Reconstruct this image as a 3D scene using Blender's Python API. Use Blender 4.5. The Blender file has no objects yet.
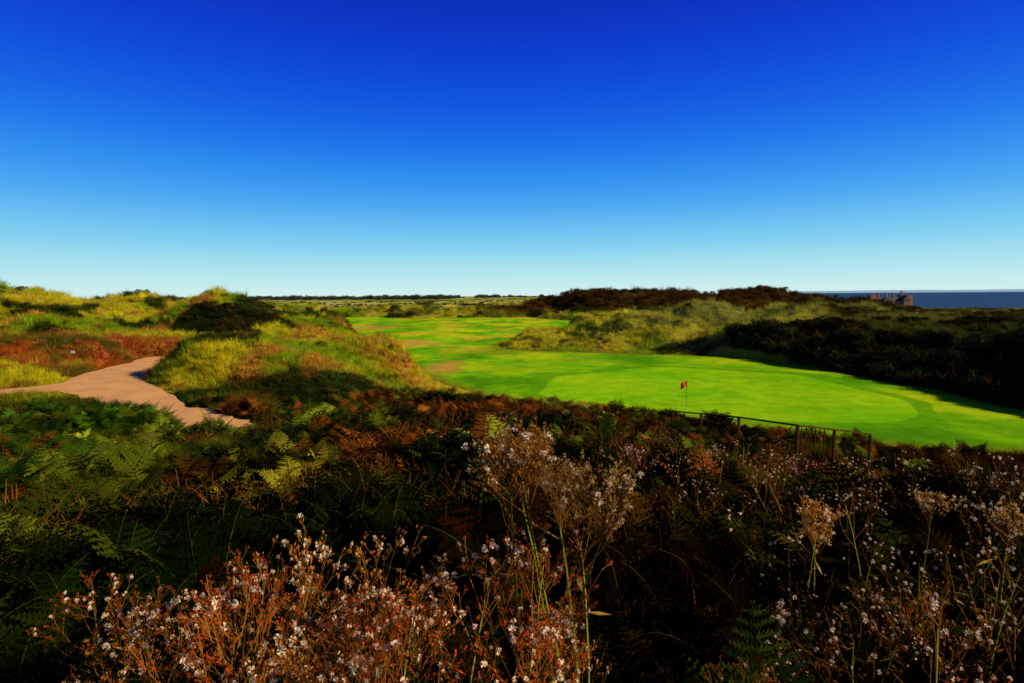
import bpy, math, random
import numpy as np
from mathutils import Vector, Matrix, Euler
random.seed(7); rng=np.random.default_rng(7)
sc=bpy.context.scene
sc.view_settings.view_transform='Standard'; sc.view_settings.look='None'; sc.view_settings.exposure=0
# ------------------------------------------------------------ noise
def _hash(xi,yi,s):
    h=(xi*374761393+yi*668265263+s*144269504)&0xffffffff
    h=((h^(h>>13))*1274126177)&0xffffffff
    return ((h^(h>>16))&0xffffffff)/4294967296.0
def vn(x,y,s=0):
    x=np.asarray(x,float);y=np.asarray(y,float)
    xf=np.floor(x);yf=np.floor(y);xi=xf.astype(np.int64);yi=yf.astype(np.int64)
    u=x-xf;v=y-yf;u=u*u*u*(u*(u*6-15)+10);v=v*v*v*(v*(v*6-15)+10)
    a=_hash(xi,yi,s);b=_hash(xi+1,yi,s);c=_hash(xi,yi+1,s);d=_hash(xi+1,yi+1,s)
    return (a*(1-u)+b*u)*(1-v)+(c*(1-u)+d*u)*v
def fbm(x,y,s=0,o=4):
    t=0;a=.5;n=0
    for i in range(o):
        t=t+a*vn(x*2**i+13.7*i,y*2**i-7.3*i,s+i*17);n+=a;a*=.5
    return t/n
def ss(a,b,x):
    t=np.clip((np.asarray(x,float)-a)/(b-a),0,1);return t*t*(3-2*t)
def gs(x,y,cx,cy,sx,sy,rot=0):
    dx=x-cx;dy=y-cy;c,s=math.cos(rot),math.sin(rot)
    return np.exp(-(((dx*c+dy*s)/sx)**2+((-dx*s+dy*c)/sy)**2))
def chaikin(p,n=3,closed=True):
    p=np.array(p,float)
    for _ in range(n):
        q=np.roll(p,-1,0) if closed else p[1:]
        a=p if closed else p[:-1]
        r=np.empty((len(a)*2,2));r[0::2]=a*.75+q*.25;r[1::2]=a*.25+q*.75
        if not closed: r=np.vstack([p[:1],r,p[-1:]])
        p=r
    return p
def segdist(x,y,pts,closed):
    d=np.full(x.shape,1e9);inside=np.zeros(x.shape,bool)
    n=len(pts)
    for i in range(n if closed else n-1):
        ax,ay=pts[i];bx,by=pts[(i+1)%n];ex,ey=bx-ax,by-ay
        L=ex*ex+ey*ey+1e-12
        t=np.clip(((x-ax)*ex+(y-ay)*ey)/L,0,1)
        d=np.minimum(d,(x-ax-t*ex)**2+(y-ay-t*ey)**2)
        if closed:
            c=(ay>y)!=(by>y)
            xx=ax+(y-ay)*ex/(ey if abs(ey)>1e-9 else 1e-9)
            inside^=c&(x<xx)
    d=np.sqrt(d)
    return np.where(inside,-d,d) if closed else d
FAIR=chaikin([(-70,215),(-42,150),(-25,106),(-13,74),(-6,58),(1,50),(8,46.5),(13,42.5),(20,37),(26,33.5),(32,32),(38,36),(42,44),(41,54),(39.5,69),(33,86),(15,91),(2,94),(-5,106),(1,122),(13,145),(30,190),(18,222),(-12,232),(-55,250),(-80,240)],2)
PATHS=[chaikin([(-44,70),(-42,65),(-39.5,56),(-35.5,48.5),(-29,42),(-22,36.5),(-17.5,33),(-15,30.5),(-13.5,27.5)],2,False),
       chaikin([(-56,38),(-46,41),(-40,46),(-36,48.5)],2,False)]
FENCE=[(10.3,36),(10.9,27),(11.2,22),(13,22.6),(15.1,23.6)]
def sdf_fair(x,y): return segdist(x,y,FAIR,True)+(fbm(x/6,y/6,5,3)-.5)*1.8
def sdf_path(x,y):
    a=segdist(x,y,PATHS[0],False)-(1.6+1.4*ss(38,47,y)-1.7*ss(55,70,y))
    b=segdist(x,y,PATHS[1],False)-1.7
    k=2.5;h=np.clip(.5+.5*(b-a)/k,0,1)
    return b*(1-h)+a*h-k*h*(1-h)+(fbm(x/2.5,y/2.5,9,3)-.5)*1.1
def H(x,y,full=False):
    x=np.asarray(x,float);y=np.asarray(y,float)
    sf=sdf_fair(x,y);sp=sdf_path(x,y)
    r=np.hypot(x,y)
    z=np.zeros(x.shape)
    amp=ss(30,80,y)*(1-.6*ss(260,520,r))
    rid=1-np.abs(2*fbm(x/19,y/15,35,3)-1)*2.2
    z=z+amp*(7.0*(fbm(x/24,y/18,31,4)-.42))+amp*2.4*(rid-.4)
    z=z+amp*1.9*(fbm(x/6,y/6,77,3)-.5)
    lp=ss(-8,-20,x)*(1-ss(70,120,y))
    z=z*(1-.6*lp)+2.0*lp
    z+=3.1*gs(x,y,-27,53,9,7)+2.6*gs(x,y,-14,60,6.5,6)+1.5*gs(x,y,-18,46,7,4)
    z+=1.5*gs(x,y,-62,66,18,12)
    z+=11*gs(x,y,-165,160,62,45)+3.5*gs(x,y,-100,120,20,13)
    z+=8.4*gs(x,y,-66,124,12,12)+3.0*gs(x,y,-46,118,10,14)+5*gs(x,y,-110,170,14,14)
    z+=3*gs(x,y,-70,200,30,20)
    z+=4.6*gs(x,y,22,106,7,6,.2)+5.2*gs(x,y,38,110,9,7)+5.4*gs(x,y,58,114,10,8)+4*gs(x,y,84,122,14,12)
    z+=9.2*gs(x,y,112,265,48,30)+7*gs(x,y,55,255,32,24)+4.5*gs(x,y,25,262,20,20)
    z+=3.5*gs(x,y,-60,330,50,14)+3*gs(x,y,-150,300,40,14)+3*gs(x,y,20,370,50,14)
    edge=41-ss(60,95,y)*4+(fbm(x*0+3,y/12,4,2)-.5)*6
    ba=np.interp(y,[20,45,70,95],[6.0,5.7,4.2,2.8])+(fbm(x/8,y/8,55,3)-.5)*3.6
    bank=ba*ss(0,10,x-edge)*ss(5,30,y)*(1-ss(85,112,y))*(1-.6*ss(90,200,x))
    z=z*(1-.6*ss(0,10,x-edge)*(1-ss(90,115,y)))
    z-=3*ss(250,420,y)*ss(.3,.45,x/(np.abs(y)+1))
    z-=2.5*ss(120,200,y)*ss(.60,.75,x/(np.abs(y)+1))
    z-=14*ss(500,600,y)*ss(.22,.36,x/(np.abs(y)+1))
    z-=14*ss(480,650,x)
    z=z+ss(600,1500,y)*2.0*fbm(x/300,y/300,8,2)*(1-ss(0.15,.25,x/(np.abs(y)+1)))
    fy=np.interp(y,[-60,0,3,7,12,20,28,36,43,60],[7.6,7.55,6.9,6.1,5.4,4.3,3.1,1.4,.2,0])
    fx=np.where(x>3,-.165*(x-3),0)-np.where(x<-6,.035*(-x-6),0)
    fh=np.maximum(fy+fx*ss(4,16,y)+1.2*(fbm(x/5,y/5,12,3)-.5)*ss(1.5,6,y),0)
    fh=fh-1.2*np.exp(-((x+15)/5)**2-((y-27)/6)**2)+.9*gs(x,y,-6,28,4,4)-.4*gs(x,y,11,21,4,5)
    m=ss(50,36,y)
    z=fh*m+(1-m)*z+lp*m*ss(22,34,y)*1.1+bank
    z=z+(2.0-z)*(1-ss(-.2,4.0,sp))
    fz=.9*(fbm(x/20,y/20,3,2)-.5)+.25*ss(52,35,y)+1.6*(fbm(x/25,y/14,6,2)-.5)*ss(90,130,y)
    z=z+(fz-z)*(1-ss(-.5,5,sf))
    if full: return z,sf,sp
    return z
def h1(x,y): return float(H(np.array([x]),np.array([y]))[0])
# ------------------------------------------------------------ colour field
def mixc(c,col,m): return c*(1-m[:,None])+np.array(col)*m[:,None]
def colf(x,y):
    n=len(x);r=np.hypot(x,y)
    n1=fbm(x/14,y/14,101,4);n2=fbm(x/5,y/5,111,3);n3=fbm(x/40,y/40,121,3);q=x/(np.abs(y)+1)
    c=np.tile(np.array([.54,.46,.012]),(n,1))
    c=mixc(c,(.26,.35,.008),ss(.48,.61,n1))
    c=mixc(c,(.64,.46,.045),ss(.54,.70,n2)*.7)
    c=mixc(c,(.03,.05,.006),ss(.57,.63,fbm(x/9,y/6,131,4)))
    f=ss(280,420,y)
    fld=vn(x/150+.3*n3,y/70,141)
    cf=np.tile(np.array([.38,.42,.02]),(n,1));cf=mixc(cf,(.62,.52,.12),ss(.55,.6,fld));cf=mixc(cf,(.10,.16,.02),ss(.35,.3,fld))
    c=c*(1-f[:,None])+cf*f[:,None]
    c=mixc(c,(.04,.055,.012),ss(180,260,y)*ss(.54,.62,fbm(x/22,y/14,171,4))*(1-ss(450,600,y))*.7)
    rb=ss(.45,.6,n2*.6+n1*.25+.35*gs(x,y,-62,64,30,16))*ss(-28,-36,x)*(1-ss(85,110,y))
    c=mixc(c,(.36,.080,.012),rb)
    c=mixc(c,(.09,.11,.010),rb*ss(.47,.56,fbm(x/4,y/4,181,3))*.85)
    rb2=ss(.55,.66,n2)*ss(-6,-12,x)*(1-ss(120,160,y))
    c=mixc(c,(.46,.18,.02),rb2*.7)
    c=mixc(c,(.016,.024,.004),ss(.35,.5,gs(x,y,-56,111,11,10)+.35*(n2-.5)))
    c=mixc(c,(.016,.024,.004),ss(.35,.5,gs(x,y,-82,106,8,5)+.35*(n2-.5)))
    c=mixc(c,(.016,.024,.004),ss(.35,.5,gs(x,y,-29,62,5,3)+.35*(n2-.5)))
    c=mixc(c,(.38,.36,.05),gs(x,y,42,110,34,16)*.8)
    hm=ss(.25,.5,np.maximum(gs(x,y,112,262,75,50),gs(x,y,40,256,55,34))+.25*(n1-.5))
    c=mixc(c,(.060,.022,.005),hm*.95)
    rd=ss(.46,.58,q)*ss(95,125,y)
    c=mixc(c,(.030,.022,.005),rd*.95);c=mixc(c,(.28,.25,.03),rd*ss(.55,.62,n1)*.8)
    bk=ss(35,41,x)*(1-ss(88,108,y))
    c=mixc(c,(.007,.011,.002),bk);c=mixc(c,(.09,.09,.012),bk*ss(.53,.62,n2)*ss(44,50,x)*.9)  # dark gorse green deepened as painted shade; lighter patches paint sunlit bush tops
    fg=ss(46,40,y)*ss(40,36,x)
    g=np.tile(np.array([.028,.064,.003]),(n,1))
    br=ss(-.35,.1,q+.7*(n2-.5))
    g=mixc(g,(.080,.022,.004),br*.8)
    g=mixc(g,(.006,.012,.002),ss(.47,.55,n1))
    g=mixc(g,(.25,.065,.008),ss(.59,.68,fbm(x/3,y/3,151,3))*.8*ss(-.75,-.2,q))
    g=mixc(g,(.16,.18,.008),ss(.60,.68,fbm(x/2.5,y/2.5,161,3))*.7)
    g=g*(.15+.85*ss(4,16,y))[:,None]  # foreground colour darkened towards the camera as painted shade
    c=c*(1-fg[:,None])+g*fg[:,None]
    return np.clip(c,0,1)
# ------------------------------------------------------------ materials
def nm(name):
    m=bpy.data.materials.new(name);m.use_nodes=True;nt=m.node_tree;nt.nodes.clear();return m,nt
def N(nt,t,**k):
    n=nt.nodes.new(t)
    for a,b in k.items(): setattr(n,a,b)
    return n
def L(nt,a,b): nt.links.new(a,b)
def math_(nt,op,a,b=None,clamp=False):
    n=N(nt,'ShaderNodeMath',operation=op,use_clamp=clamp)
    for i,v in enumerate((a,b)):
        if v is None: continue
        if isinstance(v,(int,float)): n.inputs[i].default_value=v
        else: L(nt,v,n.inputs[i])
    return n.outputs[0]
def mix_(nt,f,a,b,blend='MIX'):
    n=N(nt,'ShaderNodeMix',data_type='RGBA',blend_type=blend)
    for i,v in ((0,f),(6,a),(7,b)):
        if isinstance(v,(int,float)): n.inputs[i].default_value=v
        elif isinstance(v,tuple): n.inputs[i].default_value=(*v,1)
        else: L(nt,v,n.inputs[i])
    return n.outputs[2]
def ramp(nt,f,p,interp='LINEAR'):
    n=N(nt,'ShaderNodeValToRGB');L(nt,f,n.inputs[0]);n.color_ramp.interpolation=interp;e=n.color_ramp.elements
    while len(e)<len(p): e.new(.5)
    for i,(a,c) in enumerate(p): e[i].position=a;e[i].color=(*c,1) if isinstance(c,tuple) else (c,c,c,1)
    return n.outputs[0]
def noise(nt,s,d=4,vec=None,r=.55):
    n=N(nt,'ShaderNodeTexNoise');n.inputs['Scale'].default_value=s;n.inputs['Detail'].default_value=d;n.inputs['Roughness'].default_value=r
    if vec is None:
        g=N(nt,'ShaderNodeNewGeometry');vec=g.outputs['Position']
    L(nt,vec,n.inputs['Vector']);return n.outputs['Fac']
def leafmat(name,transl=.3,attr=True,col=(.1,.1,.1),var=.5,gain=1.0):
    m,nt=nm(name);out=N(nt,'ShaderNodeOutputMaterial')
    oi=N(nt,'ShaderNodeObjectInfo')
    if attr:
        a=N(nt,'ShaderNodeAttribute',attribute_type='INSTANCER',attribute_name='col');c=a.outputs['Color']
    else:
        rg=N(nt,'ShaderNodeRGB');rg.outputs[0].default_value=(*col,1);c=rg.outputs[0]
    k=math_(nt,'MULTIPLY_ADD',oi.outputs['Random'],var*2);nt.nodes[-1].inputs[2].default_value=(1-var)*gain
    v=N(nt,'ShaderNodeVectorMath',operation='SCALE');L(nt,c,v.inputs[0]);L(nt,k,v.inputs[3])
    d=N(nt,'ShaderNodeBsdfDiffuse');L(nt,v.outputs[0],d.inputs[0]);fin=d.outputs[0]
    if transl>0:
        t=N(nt,'ShaderNodeBsdfTranslucent');L(nt,v.outputs[0],t.inputs[0])
        mx=N(nt,'ShaderNodeMixShader');mx.inputs[0].default_value=transl;L(nt,d.outputs[0],mx.inputs[1]);L(nt,t.outputs[0],mx.inputs[2]);fin=mx.outputs[0]
    L(nt,fin,out.inputs[0]);return m
def pbr(name,col,rough=.8,nscale=0,nam=.3,bump=0,bscale=20,spec=.5):
    m,nt=nm(name);out=N(nt,'ShaderNodeOutputMaterial');p=N(nt,'ShaderNodeBsdfPrincipled');L(nt,p.outputs[0],out.inputs[0])
    p.inputs['Roughness'].default_value=rough;p.inputs['Base Color'].default_value=(*col,1);p.inputs['Specular IOR Level'].default_value=spec
    if nscale:
        f=noise(nt,nscale,8,r=.75);L(nt,ramp(nt,f,[(.3,tuple(v*(1-nam) for v in col)),(.7,tuple(min(1,v*(1+nam)) for v in col))]),p.inputs['Base Color'])
    if bump:
        b=N(nt,'ShaderNodeBump');b.inputs['Strength'].default_value=bump;b.inputs['Distance'].default_value=.05;L(nt,noise(nt,bscale,4),b.inputs['Height']);L(nt,b.outputs[0],p.inputs['Normal'])
    return m
M_grass=leafmat('marram_blades',.4,var=.3,gain=1.25)
M_leaf=leafmat('leaf_green',.25,var=.35,gain=1.1)
M_stem=leafmat('dry_stem',0,attr=False,col=(.20,.07,.010),var=.4)
M_gstem=leafmat('green_stem',0,attr=False,col=(.20,.20,.015),var=.35)
M_fstem=leafmat('fern_rachis',0,attr=False,col=(.045,.045,.004),var=.35)
M_fluff=leafmat('seed_fluff',.3,attr=False,col=(.84,.62,.34),var=.15,gain=1.05)
M_rust=leafmat('rust_florets',.3,attr=True,var=.35,gain=1.25)
# ------------------------------------------------------------ mesh helpers
def mkmesh(name,v,f,mats,mi=None,smooth=False):
    me=bpy.data.meshes.new(name);me.from_pydata([tuple(p) for p in v],[],f)
    for m in mats: me.materials.append(m)
    if mi is not None: me.polygons.foreach_set('material_index',mi)
    if smooth: me.polygons.foreach_set('use_smooth',[True]*len(me.polygons))
    me.update();return me
def obj(name,me,parent=None,loc=None):
    o=bpy.data.objects.new(name,me);sc.collection.objects.link(o)
    if parent: o.parent=parent
    if loc: o.location=loc
    return o
class B:
    def __init__(s): s.v=[];s.f=[];s.m=[]
    def face(s,pts,m=0):
        n=len(s.v);s.v+= [tuple(p) for p in pts];s.f.append(tuple(range(n,n+len(pts))));s.m.append(m)
    def tube(s,pts,r0,r1,m=0,k=3):
        pts=[Vector(p) for p in pts];n=len(s.v)
        for i,p in enumerate(pts):
            t=(pts[min(i+1,len(pts)-1)]-pts[max(i-1,0)]).normalized()
            a=t.orthogonal().normalized();b=t.cross(a);r=r0+(r1-r0)*i/(len(pts)-1)
            for j in range(k):
                q=p+(a*math.cos(6.2832*j/k)+b*math.sin(6.2832*j/k))*r;s.v.append(tuple(q))
        for i in range(len(pts)-1):
            for j in range(k):
                s.f.append((n+i*k+j,n+i*k+(j+1)%k,n+(i+1)*k+(j+1)%k,n+(i+1)*k+j));s.m.append(m)
def proto(coll,name,b,mats):
    o=bpy.data.objects.new(name,mkmesh(name,b.v,b.f,mats,b.m));coll.objects.link(o);return o
R=random.uniform
def tuft(nb,h,spread,w,lean=.5):
    b=B()
    for i in range(nb):
        a=R(0,6.283);r=spread*math.sqrt(R(0,1));p=Vector((math.cos(a)*r,math.sin(a)*r,-.05))
        a2=a+R(-.9,.9);d=Vector((math.cos(a2),math.sin(a2),0));hh=h*R(.55,1.1);ln=hh*lean*R(.3,1.3)
        s=Vector((-d.y,d.x,0))*w*R(.6,1.2)
        p1=p+Vector((0,0,hh*.55))+d*ln*.3;p3=p+Vector((0,0,hh*.95))+d*ln*1.1
        b.face([p-s,p+s,p1+s*.8,p1-s*.8]);b.face([p1-s*.8,p1+s*.8,p3])
    return b
def shrub(nl,ls,rx=1,rz=.8,sub=7):
    b=B();cl=[]
    for i in range(sub):
        a=R(0,6.283);r=R(.1,.62)*rx;cl.append((Vector((math.cos(a)*r,math.sin(a)*r,R(.2,.62)*rz)),R(.28,.5)))
    for i in range(nl):
        c,cr=random.choice(cl);d=Vector((random.gauss(0,1),random.gauss(0,1),random.gauss(.25,1))).normalized()
        p=c+d*cr*R(.55,1.12);p.z=max(p.z*rz,0)
        n=(d+Vector((R(-1,1),R(-1,1),R(-1,1)))*.8).normalized();t=n.orthogonal().normalized()
        t=(Matrix.Rotation(R(0,6.28),3,n)@t);s=n.cross(t)*.45;l=ls*R(.6,1.4)
        b.face([p-t*l*.5,p+s*l*.5,p+t*l*.6,p-s*l*.5])
    for c,cr in cl:
        b.tube([(0,0,-.1),c*.6+Vector((0,0,-.05)),c],.02,.008,1)
        for k in range(6):
            d=Vector((R(-1,1),R(-1,1),R(0,1))).normalized();b.tube([c,c+d*cr],.008,.003,1)
    return b
def fern(nf,Ln,npair=13,npl=6):
    b=B()
    for f in range(nf):
        a=6.283*f/nf+R(-.4,.4);d=Vector((math.cos(a),math.sin(a),0));S=Vector((-d.y,d.x,0))
        Lf=Ln*R(.75,1.15);p=Vector((d.x*.04,d.y*.04,-.05));ang=R(1.05,1.35);pts=[];tan=[]
        n=npair+3;drop=R(1.0,1.6)
        for i in range(n+1):
            t=Vector((d.x*math.cos(ang),d.y*math.cos(ang),math.sin(ang)));pts.append(p.copy());tan.append(t)
            p=p+t*Lf/n;ang-=drop/n*(.4+1.2*i/n)
        b.tube(pts[::2]+[pts[-1]],.005,.002,1)
        for i in range(3,n+1):
            tt=(i-3)/(n-3);pl=Lf*.42*(1-tt)**.85*(.75+.25*min(1,tt*5))+.02;T=tan[i];Nn=T.cross(S)
            for sd in (-1,1):
                ax=(S*sd*.9+T*.4-Vector((0,0,1))*R(.05,.3)).normalized();nn=ax.cross(T).normalized();cr=T
                base=pts[i]
                for k in range(npl):
                    u=(k+.6)/npl;q=base+ax*pl*u;w=pl*.5/npl*1.15;l=pl*.26*(1-u*.8)+.005
                    for s2 in (-1,1):
                        tip=q+cr*s2*l+ax*l*.4+nn*R(-.01,.01)
                        b.face([q-ax*w,q+ax*w,tip])
    return b
def wildflower(h,nb=11,fluff=.4,hs=.011,tmin=.5,leafy=16,npd=5,nh=2):
    b=B();a=R(0,6.28);ln=R(.05,.25)*h;d=Vector((math.cos(a),math.sin(a),0))
    P=lambda t:Vector((0,0,h*t))+d*ln*t*t
    b.tube([P(0)-Vector((0,0,.2)),P(.25),P(.5),P(.75),P(.95)],.006,.0025,R(0,1)<.4 and 1 or 2)
    for i in range(leafy):
        t=R(.1,.85);p=P(t);q=R(0,6.28);dd=Vector((math.cos(q),math.sin(q),R(-.6,.5)));s=Vector((-dd.y,dd.x,R(-.5,.5)))*.008;l=R(.04,.11)
        b.face([p,p+dd*l*.5+s,p+dd*l,p+dd*l*.5-s],0)
    def head(p,dr):
        if R(0,1)<fluff:
            s=hs*R(.6,1.4)
            for k in range(13):
                v=Vector((random.gauss(0,1),random.gauss(0,1),random.gauss(.4,1))).normalized();o=v.orthogonal()*s*.34
                b.face([p+o*.3,p+v*s+o,p+v*s*1.2-o],3)
        else:
            s=hs*R(.5,.9)
            for k in range(5):
                v=(dr+Vector((R(-1,1),R(-1,1),R(-1,1)))*.8).normalized();o=v.orthogonal()*s*.35
                b.face([p-o,p+o,p+v*s*1.3],0)
    for i in range(nb):
        t=R(tmin,.98);p=P(t);q=i*2.4+R(-.4,.4);out=R(.35,.85)
        dd=Vector((math.cos(q)*out,math.sin(q)*out,1)).normalized();l=h*(1.06-t)*R(.6,1.0)+.04
        e=p+dd*l;mid=p+dd*l*.5+Vector((math.cos(q),math.sin(q),0))*l*.08
        b.tube([p,mid,e],.0024,.0012,1)
        for k in range(npd):
            q2=R(0,6.28);st=mid.lerp(e,R(0,1));d2=(dd+Vector((math.cos(q2),math.sin(q2),R(0,.4)))*.75).normalized();l2=R(.03,.10)*h*(1 if tmin<.7 else .6)
            e2=st+d2*l2;b.tube([st,e2],.0012,.0007,1);head(e2,d2)
            for z in range(nh):
                q3=(d2+Vector((R(-1,1),R(-1,1),R(-.2,1)))*.7).normalized();e3=e2-d2*l2*.4+q3*R(.015,.04);b.tube([e2-d2*l2*.4,e3],.0009,.0006,1);head(e3,q3)
    return b
def coll(name): return bpy.data.collections.new(name)
C_g=coll('proto_grass');C_s=coll('proto_shrub');C_sf=coll('proto_shrub_far');C_f=coll('proto_fern');C_w=coll('proto_thistle');C_wr=coll('proto_ragwort');C_u=coll('proto_umbel')
for i in range(4): proto(C_g,f'tuft{i}',tuft(44,.75,.42,.014,.7),[M_grass])
for i in range(4): proto(C_s,f'shrub{i}',shrub(1200,.075,sub=9),[M_leaf,M_stem])
for i in range(3): proto(C_sf,f'shrubfar{i}',shrub(380,.16),[M_leaf,M_stem])
for i in range(4): proto(C_f,f'fern{i}',fern(random.choice([5,6,7]),.95),[M_leaf,M_fstem])
WM=[M_rust,M_stem,M_gstem,M_fluff]
for i in range(4): proto(C_w,f'wf{i}',wildflower(1.0,7,.28,.0088,.45,16,3,1),WM)
for i in range(5): proto(C_wr,f'wr{i}',wildflower(1.0,12,(.03,.16,.02,.08,.12)[i],.0115,.5,14,6,2),WM)
for i in range(3): proto(C_u,f'wu{i}',wildflower(1.0,13,.07,.0085,.84,4,8,3),WM)
def scatter(name,C,pts,rot,scl,col):
    n=len(pts);me=bpy.data.meshes.new(name);me.vertices.add(n);me.vertices.foreach_set('co',np.asarray(pts,np.float32).ravel())
    a=me.attributes.new('rot','FLOAT_VECTOR','POINT');a.data.foreach_set('vector',np.asarray(rot,np.float32).ravel())
    a=me.attributes.new('scl','FLOAT_VECTOR','POINT');a.data.foreach_set('vector',np.asarray(scl,np.float32).ravel())
    a=me.attributes.new('idx','INT','POINT');a.data.foreach_set('value',rng.integers(0,len(C.objects),n).astype(np.int32))
    a=me.attributes.new('col','FLOAT_VECTOR','POINT');a.data.foreach_set('vector',np.asarray(col,np.float32).ravel())
    o=obj(name,me)
    g=bpy.data.node_groups.new(name+'_gn','GeometryNodeTree')
    g.interface.new_socket('Geometry',in_out='INPUT',socket_type='NodeSocketGeometry');g.interface.new_socket('Geometry',in_out='OUTPUT',socket_type='NodeSocketGeometry')
    gi=g.nodes.new('NodeGroupInput');go=g.nodes.new('NodeGroupOutput');ip=g.nodes.new('GeometryNodeInstanceOnPoints');ci=g.nodes.new('GeometryNodeCollectionInfo')
    ci.inputs['Collection'].default_value=C;ci.inputs['Separate Children'].default_value=True;ci.inputs['Reset Children'].default_value=True
    def na(nm_,t):
        q=g.nodes.new('GeometryNodeInputNamedAttribute');q.data_type=t;q.inputs['Name'].default_value=nm_;return q.outputs['Attribute']
    g.links.new(gi.outputs[0],ip.inputs['Points']);g.links.new(ci.outputs[0],ip.inputs['Instance'])
    ip.inputs['Pick Instance'].default_value=True
    g.links.new(na('idx','INT'),ip.inputs['Instance Index']);g.links.new(na('rot','FLOAT_VECTOR'),ip.inputs['Rotation']);g.links.new(na('scl','FLOAT_VECTOR'),ip.inputs['Scale'])
    g.links.new(ip.outputs[0],go.inputs[0])
    md=o.modifiers.new('scatter','NODES');md.node_group=g
    return o
def rots(n,t=.2): return np.stack([rng.normal(0,t,n),rng.normal(0,t,n),rng.uniform(0,6.283,n)],1)
def polar(n,r0,r1,a=50,p=0):
    th=np.radians(rng.uniform(-a,a,n))
    if p==0: r=np.exp(rng.uniform(math.log(r0),math.log(r1),n))
    else: r=(rng.uniform(r0**p,r1**p,n))**(1/p)
    return r*np.sin(th),r*np.cos(th)
# ------------------------------------------------------------ terrain
nx,ny=470,520
ux=np.linspace(-5.2,5.2,nx);gx=28*np.sinh(ux)
uy=np.linspace(-1.6,5.4,ny);gy=25+28*np.sinh(uy-.0)
X,Y=np.meshgrid(gx,gy);xf,yf=X.ravel(),Y.ravel()
Z,sf,sp=H(xf,yf,True)
Z=Z-.35*(1-ss(-2.2,-.3,sf))-.3*(1-ss(-1.0,-.2,sp))
def gridmesh(name,xs,ys,zs,nx,ny,mats):
    me=bpy.data.meshes.new(name);me.vertices.add(nx*ny);me.vertices.foreach_set('co',np.stack([xs,ys,zs],1).astype(np.float32).ravel())
    i=np.arange(nx*ny).reshape(ny,nx);q=np.stack([i[:-1,:-1],i[:-1,1:],i[1:,1:],i[1:,:-1]],-1).reshape(-1,4)
    me.loops.add(q.size);me.loops.foreach_set('vertex_index',q.ravel().astype(np.int32));me.polygons.add(len(q))
    me.polygons.foreach_set('loop_start',(np.arange(len(q))*4).astype(np.int32));me.polygons.foreach_set('use_smooth',np.ones(len(q),bool))
    for m in mats: me.materials.append(m)
    me.update(calc_edges=True);me.validate();return me
m,nt=nm('terrain_soil_grass');out=N(nt,'ShaderNodeOutputMaterial');at=N(nt,'ShaderNodeAttribute',attribute_name='col')
nz=noise(nt,1.2,8,r=.7);nz2=noise(nt,.12,6)
k=math_(nt,'ADD',math_(nt,'MULTIPLY',nz,1.2),.25);k=math_(nt,'MULTIPLY',k,math_(nt,'ADD',math_(nt,'MULTIPLY',nz2,.9),.5))
v=N(nt,'ShaderNodeVectorMath',operation='SCALE');L(nt,at.outputs['Color'],v.inputs[0]);L(nt,k,v.inputs[3])
d=N(nt,'ShaderNodeBsdfDiffuse');L(nt,v.outputs[0],d.inputs[0]);bp=N(nt,'ShaderNodeBump');bp.inputs['Strength'].default_value=.8;bp.inputs['Distance'].default_value=.4
L(nt,nz,bp.inputs['Height']);L(nt,bp.outputs[0],d.inputs['Normal']);L(nt,d.outputs[0],out.inputs[0]);M_ter=m
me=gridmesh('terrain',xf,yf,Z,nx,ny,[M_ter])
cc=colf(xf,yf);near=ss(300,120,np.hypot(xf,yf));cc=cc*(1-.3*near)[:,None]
cc=cc*(1-.65*ss(48,36,yf))[:,None]  # foreground soil colour darkened to stand in for shade
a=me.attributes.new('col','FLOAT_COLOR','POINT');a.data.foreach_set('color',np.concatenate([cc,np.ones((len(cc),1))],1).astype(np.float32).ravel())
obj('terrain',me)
# ------------------------------------------------------------ draped sheets
def sheet(name,x0,x1,y0,y1,st,sdf,dz,mat):
    xs=np.arange(x0,x1,st);ys=np.arange(y0,y1,st);XX,YY=np.meshgrid(xs,ys);x=XX.ravel();y=YY.ravel();s=sdf(x,y)
    n=len(xs);mm=len(ys);i=np.arange(n*mm).reshape(mm,n);q=np.stack([i[:-1,:-1],i[:-1,1:],i[1:,1:],i[1:,:-1]],-1).reshape(-1,4)
    q=q[(s[q]<0).any(1)];used=np.unique(q);mp=-np.ones(n*mm,int);mp[used]=np.arange(len(used));q=mp[q];x=x[used];y=y[used];s=s[used]
    for _ in range(2):
        e=.1;gx_=(sdf(x+e,y)-sdf(x-e,y))/(2*e);gy_=(sdf(x,y+e)-sdf(x,y-e))/(2*e);s=sdf(x,y);g2=np.maximum(gx_**2+gy_**2,.2);o=s>0
        x=np.where(o,x-np.clip(s*gx_/g2,-st,st),x);y=np.where(o,y-np.clip(s*gy_/g2,-st,st),y)
    z=H(x,y)+dz
    me=mkmesh(name,np.stack([x,y,z],1).tolist(),q.tolist(),[mat],smooth=True);obj(name,me);return me
m,nt=nm('mown_grass');out=N(nt,'ShaderNodeOutputMaterial')
g=N(nt,'ShaderNodeNewGeometry').outputs['Position']
sx=N(nt,'ShaderNodeSeparateXYZ');L(nt,g,sx.inputs[0])
n1=noise(nt,.09,6,g,.6);n2=noise(nt,.5,6,g,.65);n3=noise(nt,6,5,g,.75)
c=ramp(nt,n1,[(.38,(.09,.32,.004)),(.5,(.22,.52,.005)),(.62,(.46,.62,.007))])
ex=math_(nt,'DIVIDE',math_(nt,'SUBTRACT',sx.outputs[0],19.0),18.0);ey=math_(nt,'DIVIDE',math_(nt,'SUBTRACT',sx.outputs[1],57.0),19.0)
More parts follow.
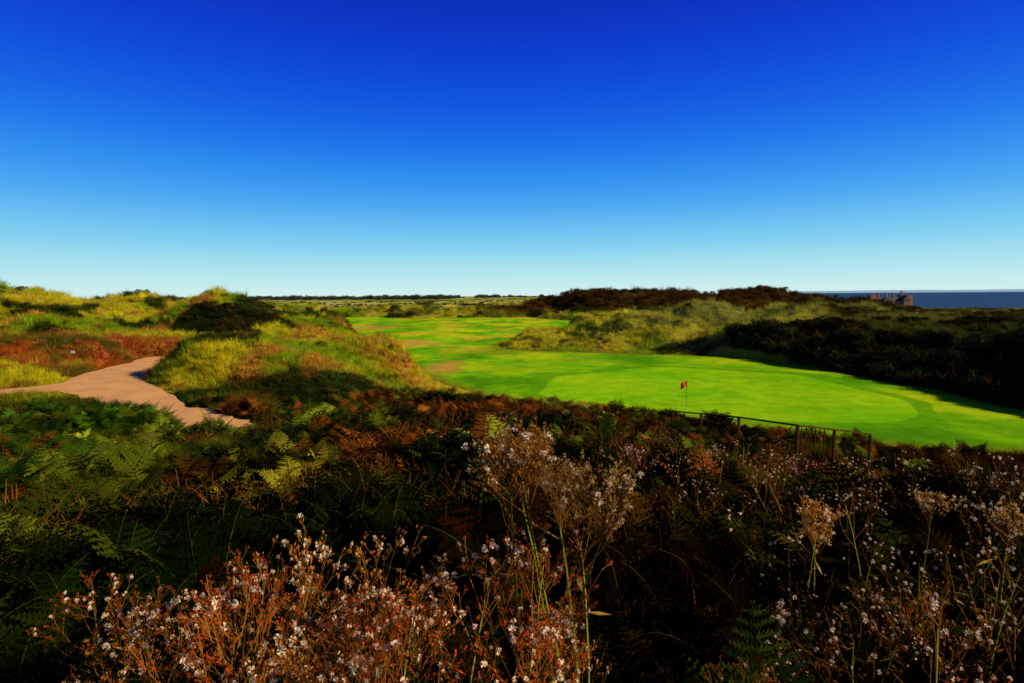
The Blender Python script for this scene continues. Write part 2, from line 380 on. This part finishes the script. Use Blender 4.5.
wob=noise(nt,.08,1,g);rr=math_(nt,'ADD',math_(nt,'SQRT',math_(nt,'ADD',math_(nt,'MULTIPLY',ex,ex),math_(nt,'MULTIPLY',ey,ey))),math_(nt,'MULTIPLY',math_(nt,'SUBTRACT',wob,.5),.5))
gm=ramp(nt,rr,[(.86,1.0),(.89,0.0)])
c=mix_(nt,gm,c,ramp(nt,n1,[(.35,(.18,.54,.004)),(.65,(.40,.68,.006))]))
ring=ramp(nt,rr,[(.87,0.0),(.885,.8),(.97,.8),(.985,0.0)]);c=mix_(nt,ring,c,(.14,.40,.004))
far=N(nt,'ShaderNodeMapRange');L(nt,sx.outputs[1],far.inputs[0]);far.inputs[1].default_value=75;far.inputs[2].default_value=110
rough_=math_(nt,'MULTIPLY',ramp(nt,rr,[(1.05,0.0),(1.12,1.0)]),math_(nt,'SUBTRACT',1.0,ramp(nt,math_(nt,'DIVIDE',sx.outputs[1],300.0),[(.33,0.0),(.37,1.0)])))
rgt=N(nt,'ShaderNodeMapRange');L(nt,sx.outputs[0],rgt.inputs[0]);rgt.inputs[1].default_value=-6;rgt.inputs[2].default_value=4
c=mix_(nt,math_(nt,'MULTIPLY',math_(nt,'MULTIPLY',rough_,rgt.outputs[0]),.85),c,(.045,.15,.003))
dry=math_(nt,'MULTIPLY',ramp(nt,noise(nt,.07,6,g,.6),[(.50,0.0),(.60,1.0)]),far.outputs[0])
c=mix_(nt,math_(nt,'MULTIPLY',dry,.75),c,(.72,.50,.02))
# worn sandy patches along the left of the fairway
def blob(cx,cy,rx_,ry_):
    a_=math_(nt,'DIVIDE',math_(nt,'SUBTRACT',sx.outputs[0],cx),rx_);b_=math_(nt,'DIVIDE',math_(nt,'SUBTRACT',sx.outputs[1],cy),ry_)
    q_=math_(nt,'SQRT',math_(nt,'ADD',math_(nt,'MULTIPLY',a_,a_),math_(nt,'MULTIPLY',b_,b_)))
    return ramp(nt,math_(nt,'ADD',q_,math_(nt,'MULTIPLY',math_(nt,'SUBTRACT',noise(nt,.25,6,g,.65),.5),2.2)),[(.45,1.0),(.95,0.0)])
for bb in ((-21,112,9,9),(-45,172,14,12),(-9,76,3.5,9)):
    c=mix_(nt,math_(nt,'MULTIPLY',blob(*map(float,bb)),.75),c,(.66,.30,.05))
sd=N(nt,'ShaderNodeAttribute',attribute_name='edge')
c=mix_(nt,math_(nt,'MULTIPLY',math_(nt,'SUBTRACT',1.0,sd.outputs['Fac']),.8),c,(.22,.18,.008))
kk=math_(nt,'ADD',math_(nt,'MULTIPLY',n2,1.0),.5);kk=math_(nt,'MULTIPLY',kk,math_(nt,'ADD',math_(nt,'MULTIPLY',n3,.9),.55))
v=N(nt,'ShaderNodeVectorMath',operation='SCALE');L(nt,c,v.inputs[0]);L(nt,kk,v.inputs[3])
d=N(nt,'ShaderNodeBsdfDiffuse');L(nt,v.outputs[0],d.inputs[0]);bp=N(nt,'ShaderNodeBump');bp.inputs['Strength'].default_value=.6;bp.inputs['Distance'].default_value=.08;L(nt,n3,bp.inputs['Height']);L(nt,bp.outputs[0],d.inputs['Normal']);L(nt,d.outputs[0],out.inputs[0])
me=sheet('golf_fairway',-90,46,30,256,.8,sdf_fair,.05,m)
co=np.empty(len(me.vertices)*3);me.vertices.foreach_get('co',co);co=co.reshape(-1,3)
e=ss(0,-2.5,sdf_fair(co[:,0],co[:,1]));a=me.attributes.new('edge','FLOAT','POINT');a.data.foreach_set('value',e.astype(np.float32))
M_path=pbr('sandy_dirt',(.84,.40,.115),1.0,.45,.22,.35,14,0.1)
sheet('sand_path',-62,0,26,74,.35,sdf_path,.05,M_path)
m,nt=nm('sea_water');out=N(nt,'ShaderNodeOutputMaterial');p=N(nt,'ShaderNodeBsdfPrincipled');p.inputs['Base Color'].default_value=(.02,.075,.14,1);p.inputs['Roughness'].default_value=.7;p.inputs['Specular IOR Level'].default_value=.08
bp=N(nt,'ShaderNodeBump');bp.inputs['Strength'].default_value=1;bp.inputs['Distance'].default_value=1.5;L(nt,noise(nt,.05,5),bp.inputs['Height']);L(nt,bp.outputs[0],p.inputs['Normal']);L(nt,p.outputs[0],out.inputs[0])
obj('sea',mkmesh('sea',[(150,400,-9),(40000,-3000,-9),(40000,40000,-9),(8000,40000,-9)],[(0,1,2,3)],[m]))
b=[];f=[];K=120
for i in range(K+1):
    t=i/K;x=3000+t*21000;hh=(30+60*float(fbm(np.array([t*7.]),np.array([0.5]),3,4)[0]))*min(1,t*4)*(1)
    b+=[(x,17000,-10),(x,17300,hh),(x,19500,-10)]
for i in range(K):
    f+=[(3*i,3*i+3,3*i+4,3*i+1),(3*i+1,3*i+4,3*i+5,3*i+2)]
obj('distant_hills',mkmesh('distant_hills',b,f,[pbr('hazy_hills',(.30,.47,.58),1)]))  # aerial haze painted into the hills' pale blue base colour
# ------------------------------------------------------------ vegetation
def place(x,y,r0=0): return np.stack([x,y,H(x,y)],1)
def scl(s,vz=.3):
    n=len(s);return np.stack([s,s,s*rng.uniform(1-vz,1+vz,n)],1)
x,y=polar(60000,36,330,50)
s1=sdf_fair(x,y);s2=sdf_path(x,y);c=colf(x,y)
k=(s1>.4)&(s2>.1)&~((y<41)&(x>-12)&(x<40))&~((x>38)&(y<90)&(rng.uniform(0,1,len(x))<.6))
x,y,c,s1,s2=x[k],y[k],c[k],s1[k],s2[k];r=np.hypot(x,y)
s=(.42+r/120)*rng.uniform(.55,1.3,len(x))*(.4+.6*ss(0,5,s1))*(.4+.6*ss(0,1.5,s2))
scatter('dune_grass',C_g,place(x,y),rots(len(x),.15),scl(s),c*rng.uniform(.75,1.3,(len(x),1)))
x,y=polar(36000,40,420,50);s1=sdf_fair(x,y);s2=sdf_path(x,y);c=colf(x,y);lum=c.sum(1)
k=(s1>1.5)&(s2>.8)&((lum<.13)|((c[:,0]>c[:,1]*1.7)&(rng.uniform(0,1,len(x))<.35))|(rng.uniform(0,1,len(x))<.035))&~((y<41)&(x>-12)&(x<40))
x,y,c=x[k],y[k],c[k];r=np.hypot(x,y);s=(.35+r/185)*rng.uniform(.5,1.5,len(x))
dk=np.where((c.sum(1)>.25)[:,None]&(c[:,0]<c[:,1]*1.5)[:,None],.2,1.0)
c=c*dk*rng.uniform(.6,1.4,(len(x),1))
# tall gorse added along the foot of the right bank to shade the green's edge
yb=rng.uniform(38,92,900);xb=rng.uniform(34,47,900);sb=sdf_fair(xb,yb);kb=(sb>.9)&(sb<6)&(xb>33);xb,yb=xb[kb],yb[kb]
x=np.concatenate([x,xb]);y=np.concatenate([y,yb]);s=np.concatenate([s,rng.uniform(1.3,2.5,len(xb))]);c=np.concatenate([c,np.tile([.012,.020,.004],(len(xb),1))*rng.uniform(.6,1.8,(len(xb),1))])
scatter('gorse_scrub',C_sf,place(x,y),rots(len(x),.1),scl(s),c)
x,y=polar(11500,2.6,44,52,1.1);s1=sdf_fair(x,y);s2=sdf_path(x,y);c=colf(x,y);q=x/y
n_=fbm(x/2.2,y/2.2,211,3);fd=segdist(x,y,FENCE,False)
k=(s1>.8)&(s2>.5)&(x<40)&((rng.uniform(0,1,len(x))<np.where(q<.1,.9,.5)))&(n_>.38)&(fd>.6)
X1,Y1,C1,n1_,fd,q=x[k],y[k],c[k],n_[k],fd[k],q[k]
s=rng.uniform(.5,1.1,len(X1))*(.5+1.0*n1_)*(1+.004*Y1)
s*=np.where(Y1<5,.7,1)*(.6+.4*ss(.6,3,fd))
dark=(.2+.8*ss(5,15,Y1))[:,None]  # fern tint lowered near the camera, shade put into the colour
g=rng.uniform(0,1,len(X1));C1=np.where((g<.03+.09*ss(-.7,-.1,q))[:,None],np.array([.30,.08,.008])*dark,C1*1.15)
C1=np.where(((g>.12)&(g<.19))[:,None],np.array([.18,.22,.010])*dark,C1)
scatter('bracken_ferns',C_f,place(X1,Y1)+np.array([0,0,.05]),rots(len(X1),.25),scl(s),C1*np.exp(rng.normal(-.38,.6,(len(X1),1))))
x,y=polar(6000,3.2,44,52,1.2);s1=sdf_fair(x,y);s2=sdf_path(x,y);c=colf(x,y);fd=segdist(x,y,FENCE,False)
k=(s1>1.0)&(s2>.7)&(x<40)&(fd>1.0);x,y,c,fd=x[k],y[k],c[k],fd[k]
s=rng.uniform(.35,1.0,len(x))*(.6+.8*fbm(x/3,y/3,221,2))
s*=np.where(y<6,.7,1)*(.5+.5*ss(1,3.5,fd))
scatter('bramble_scrub',C_s,place(x,y)-np.array([0,0,.05]),rots(len(x),.12),scl(s),c*np.exp(rng.normal(-.7,.6,(len(x),1))))
CR=[(.50,.10,.012),(.36,.055,.008),(.52,.20,.02)];CW=[(.09,.07,.006),(.06,.07,.005),(.14,.05,.006)];CU=[(.66,.38,.06),(.56,.26,.035)]
def plants(name,C,groups,cols):
    P_=[];S_=[];Cc=[]
    for (n,xr,yr,sr) in groups:
        y=rng.uniform(yr[0],yr[1],n);x=rng.uniform(xr[0],xr[1],n)*y
        P_.append(place(x,y));S_.append(rng.uniform(sr[0],sr[1],n));Cc.append(np.array(cols)[rng.integers(0,len(cols),n)])
    p=np.concatenate(P_);s=np.concatenate(S_);scatter(name,C,p,rots(len(p),.16),scl(s,.1),np.concatenate(Cc)*rng.uniform(.6,1.2,(len(p),1)))
plants('dried_ragwort',C_wr,[(28,(-.56,-.02),(2.1,2.9),(.85,1.25)),(6,(-.85,-.6),(2.4,3.2),(.8,1.1)),(8,(-.05,.5),(2.2,3.2),(.5,.8)),(34,(.0,.7),(7,16),(.8,1.3)),(8,(.4,.9),(2.4,3.6),(.6,.9))],CR)
plants('seed_thistles',C_w,[(20,(.48,1.0),(2.8,5.0),(.85,1.3)),(56,(.25,.98),(5,10),(.8,1.25)),(8,(.65,1.0),(2.3,3.3),(.8,1.15))],CW)
plants('hemp_agrimony',C_u,[(6,(.03,.15),(2.6,2.9),(1.5,1.68)),(1,(.15,.20),(2.5,2.7),(1.0,1.1)),(4,(.5,.85),(3.6,4.8),(1.1,1.35))],CU)
x=np.concatenate([rng.uniform(-620,-130,420),rng.uniform(-200,120,160),rng.uniform(-1200,-500,250)]);y=np.concatenate([rng.uniform(1150,1400,420),rng.uniform(1400,1800,160),rng.uniform(1200,1700,250)])
k=fbm(x/60,y/300,301,2)>.40;x,y=x[k],y[k]
scatter('distant_trees',C_sf,place(x,y),rots(len(x),.05),scl(rng.uniform(6,13,len(x))),np.tile(np.array([.04,.06,.04]),(len(x),1)))
hx=[];hy=[]
for (a0,b0,a1,b1) in [(-300,420,60,450),(-200,560,150,520),(-400,700,200,760),(-100,340,10,400),(-260,350,-140,380)]:
    n=200;t=rng.uniform(0,1,n);hx.append(a0+(a1-a0)*t+rng.normal(0,2,n));hy.append(b0+(b1-b0)*t+rng.normal(0,2,n))
x=np.concatenate(hx);y=np.concatenate(hy);scatter('field_hedges',C_sf,place(x,y),rots(len(x),.05),scl(rng.uniform(1.2,3.2,len(x))),np.tile(np.array([.04,.065,.015]),(len(x),1)))
# ------------------------------------------------------------ objects
def box(b,x0,x1,y0,y1,z0,z1,m=0):
    n=len(b.v);b.v+=[(x0,y0,z0),(x1,y0,z0),(x1,y1,z0),(x0,y1,z0),(x0,y0,z1),(x1,y0,z1),(x1,y1,z1),(x0,y1,z1)]
    for q in [(0,3,2,1),(4,5,6,7),(0,1,5,4),(1,2,6,5),(2,3,7,6),(3,0,4,7)]: b.f.append(tuple(n+i for i in q));b.m.append(m)
def part(name,b,mats,parent,bev=0):
    o=obj(name,mkmesh(name,b.v,b.f,mats,b.m),parent)
    if bev: md=o.modifiers.new('b','BEVEL');md.width=bev;md.segments=2
    return o
def empty(name,loc=(0,0,0)):
    o=bpy.data.objects.new(name,None);sc.collection.objects.link(o);o.location=loc;return o
fx,fy=14.8,47.8;fz=h1(fx,fy)+.05
E=empty('golf_flag',(fx,fy,fz))
b=B();b.tube([(0,0,-.1),(0,0,1.1),(0,0,2.25)],.022,.016,0,8);part('flagpole',b,[pbr('pole_paint',(.45,.05,.03),.4)],E)
b=B();nxx,nzz=12,8
for j in range(nzz+1):
    for i in range(nxx+1):
        u=i/nxx;v_=j/nzz;b.v.append((.02-.56*u*.9+0,.09*math.sin(u*7+v_*1.5)*u,2.22-.54*v_-.22*u*u-.02*math.sin(u*9)))
for j in range(nzz):
    for i in range(nxx): n=j*(nxx+1)+i;b.f.append((n,n+1,n+nxx+2,n+nxx+1));b.m.append(0)
part('flag_cloth',b,[pbr('red_cloth',(.70,.03,.012),.7)],E)
b=B();b.tube([(0,0,-.02),(0,0,.012)],.055,.055,0,16);part('hole_cup',b,[pbr('cup',(.6,.6,.6),.5)],E)
M_wood=pbr('weathered_wood',(.085,.034,.008),1.0,6,.4,.4,30,0.0)
E=empty('wooden_fence')
def beam(b,p,q,w,hh):
    p=Vector(p);q=Vector(q);t=(q-p).normalized();s=t.cross(Vector((0,0,1))).normalized()*w/2;u=s.cross(t).normalized()*hh/2
    n=len(b.v)
    for c_ in (p,q): b.v+=[tuple(c_-s-u),tuple(c_+s-u),tuple(c_+s+u),tuple(c_-s+u)]
    for f_ in [(0,1,2,3),(7,6,5,4),(0,4,5,1),(1,5,6,2),(2,6,7,3),(3,7,4,0)]: b.f.append(tuple(n+i for i in f_));b.m.append(0)
run=[(10.3,36),(10.6,31.5),(10.9,27),(11.2,22)]
tops=[]
for i,(px,py) in enumerate(run):
    g0=h1(px,py);top=[1.9,2.68,3.46,4.22][i];b=B();box(b,px-.06,px+.06,py-.06,py+.06,g0-.4,top+.04);part(f'post_{i+1}',b,[M_wood],E,.012);tops.append((px,py,top))
for i in range(3):
    b=B();beam(b,(tops[i][0],tops[i][1],tops[i][2]+.085),(tops[i+1][0],tops[i+1][1],tops[i+1][2]+.085),.12,.07);part(f'handrail_{i+1}',b,[M_wood],E,.01)
r2=[(11.2,22),(13.0,22.6),(15.1,23.6)];t2=[4.22,3.9,3.45]
for i in (1,2):
    px,py=r2[i];b=B();box(b,px-.05,px+.05,py-.05,py+.05,h1(px,py)-.4,t2[i]+.04);part(f'side_post_{i}',b,[M_wood],E,.012)
for i in range(2):
    b=B();beam(b,(r2[i][0],r2[i][1],t2[i]+.08),(r2[i+1][0],r2[i+1][1],t2[i+1]+.08),.10,.06);part(f'side_rail_{i+1}',b,[M_wood],E,.008)
b=B()
for i in range(1,7):
    t=i/8;px=11.2+1.8*t;py=22+.6*t;zt=4.22-.32*t+.02;box(b,px-.02,px+.02,py-.02+.05,py+.02+.05,zt-1.3,zt)
part('pickets',b,[M_wood],E)
mx,my=-46.5,60.0;mz=h1(mx,my);E=empty('marker_sign',(mx,my,mz));Mw=pbr('white_paint',(.6,.55,.42),.5)
b=B();box(b,-.04,.04,-.04,.04,-.3,1.15);part('post',b,[M_wood],E,.01)
b=B();box(b,-.22,.22,-.075,-.045,.95,1.25);part('board',b,[Mw],E,.01)
for i,(px,py) in enumerate([(118,185),(121,170)]):
    gz=h1(px,py);E=empty('marker_post' if i==0 else 'marker_post.001',(px,py,gz));b=B();box(b,-.14,.14,-.14,.14,-.4,4.2-1.2*i);part('post',b,[M_wood],E,.03);b=B();box(b,-.2,.2,-.2,.2,4.2-1.2*i,4.4-1.2*i);part('cap',b,[Mw],E,.03)
Ms=pbr('dark_stone',(.30,.12,.04),.9,.8,.3);Mr=pbr('slate_roof',(.06,.045,.035),.7,1,.3);Mg=pbr('window_glass',(.03,.04,.05),.15);Mt=pbr('stone_trim',(.3,.24,.16),.8)
HX,HY=296,445;hz=h1(HX,HY);E=empty('stone_manor_house',(HX,HY,hz+.5));E.scale=(1.0,1.0,1.1)
def gable(name,x0,x1,y0,y1,ze,zr,axis):
    b=B();box(b,x0,x1,y0,y1,-4,ze);part(name+'_walls',b,[Ms],E)
    b=B();o=.4
    if axis=='x':
        ym=(y0+y1)/2;A=[(x0-o,y0-o,ze+.01),(x1+o,y0-o,ze+.01),(x1+o,y1+o,ze+.01),(x0-o,y1+o,ze+.01),(x0-o,ym,zr),(x1+o,ym,zr)];F=[(0,1,5,4),(2,3,4,5),(0,4,3),(1,2,5),(3,2,1,0)]
    else:
        xm=(x0+x1)/2;A=[(x0-o,y0-o,ze+.01),(x1+o,y0-o,ze+.01),(x1+o,y1+o,ze+.01),(x0-o,y1+o,ze+.01),(xm,y0-o,zr),(xm,y1+o,zr)];F=[(0,4,5,3),(1,2,5,4),(0,1,4),(2,3,5),(3,2,1,0)]
    b.v=A;b.f=F;b.m=[0]*len(F);part(name+'_roof',b,[Mr],E)
gable('main',-13,6,-4,4,4.6,7.6,'x');gable('wing',6.01,11,-6,5,5.2,8.6,'y');gable('porch_wing',-11,-6,-7,-4.01,4.4,7.2,'y')
b=B();box(b,11.02,15,-3,2,-4,8.2)
for i in range(4): box(b,11.02+i*1.06,11.62+i*1.06,-3,-2.6,8.2,9.0);box(b,11.02+i*1.06,11.62+i*1.06,1.6,2,8.2,9.0)
part('tower',b,[Ms],E)
b=B();box(b,-17,-13.02,-2,3,-4,8.6)
for i in range(3): box(b,-17+i*1.4,-16.2+i*1.4,-2,-1.5,8.6,9.6)
part('west_tower',b,[Ms],E)
b=B()
for cx in (-10,-4,1.5,8): box(b,cx-.6,cx+.6,-.6,.6,5,10.0+(cx>5)*1.2);box(b,cx-.75,cx+.75,-.75,.75,10.0+(cx>5)*1.2,10.4+(cx>5)*1.2)
part('chimneys',b,[Ms],E)
b=B();t=B()
for fl in (0.6,2.9):
    for wx in (-4.5,-2,.5,3): box(b,wx-.5,wx+.5,-4.05,-3.99,fl,fl+1.4);box(t,wx-.6,wx+.6,-4.12,-4.0,fl-.2,fl-.01)
    for wx in (7.3,9.4): box(b,wx-.5,wx+.5,-6.05,-5.99,fl,fl+1.4);box(t,wx-.6,wx+.6,-6.12,-6.0,fl-.2,fl-.01)
    box(b,-9,-8,-7.05,-6.99,fl,fl+1.4);box(b,12.6,13.4,-3.05,-2.99,fl+1,fl+2.5)
part('windows',b,[Mg],E);part('window_sills',t,[Mt],E)
# ------------------------------------------------------------ light
az=math.radians(110);el=math.radians(26)
sd_=Vector((math.sin(az)*math.cos(el),math.cos(az)*math.cos(el),math.sin(el)))
sl=bpy.data.lights.new('sun','SUN');sl.energy=5;sl.angle=math.radians(.5);sl.color=(1,.89,.67);so=bpy.data.objects.new('sun',sl);sc.collection.objects.link(so)
so.rotation_euler=sd_.to_track_quat('Z','Y').to_euler()
w=bpy.data.worlds.new('World');sc.world=w;w.use_nodes=True;nt=w.node_tree;nt.nodes.clear()
out=N(nt,'ShaderNodeOutputWorld');bg=N(nt,'ShaderNodeBackground');bg.inputs[1].default_value=.1;L(nt,bg.outputs[0],out.inputs[0])
sk=N(nt,'ShaderNodeTexSky');sk.sky_type='NISHITA';sk.sun_disc=False;sk.sun_elevation=el;sk.sun_rotation=-az;sk.air_density=1.0;sk.dust_density=.2;sk.ozone_density=2.0
# clear-air (polarised, slide-film) sky: colour ramp over faint Nishita, pale cyan haze at the horizon, unseen zenith darkened to cut blue ambient
tc=N(nt,'ShaderNodeTexCoord');sz=N(nt,'ShaderNodeSeparateXYZ');L(nt,tc.outputs['Generated'],sz.inputs[0])
hz_=ramp(nt,sz.outputs[2],[(0.0,(.66,.88,.86)),(.03,(.50,.82,.85)),(.08,(.22,.66,.88)),(.15,(.045,.38,.90)),(.24,(.003,.16,.84)),(.34,(.0006,.055,.72)),(.45,(.0004,.020,.48)),(.65,(.001,.008,.20)),(1,(.001,.006,.12))],'B_SPLINE')
sc_=N(nt,'ShaderNodeVectorMath',operation='SCALE');L(nt,hz_,sc_.inputs[0]);sc_.inputs[3].default_value=10
c_=mix_(nt,.97,sk.outputs[0],sc_.outputs[0])
L(nt,c_,bg.inputs[0])
cam=bpy.data.cameras.new('camera');cam.lens=20;cam.sensor_width=36;cam.clip_start=.05;cam.clip_end=60000
co=bpy.data.objects.new('camera',cam);sc.collection.objects.link(co)
co.matrix_world=Matrix.Translation((0,0,9.5))@Matrix.Rotation(math.radians(90-4.7),4,'X')@Matrix.Rotation(math.radians(-.4),4,'Z')
sc.camera=co
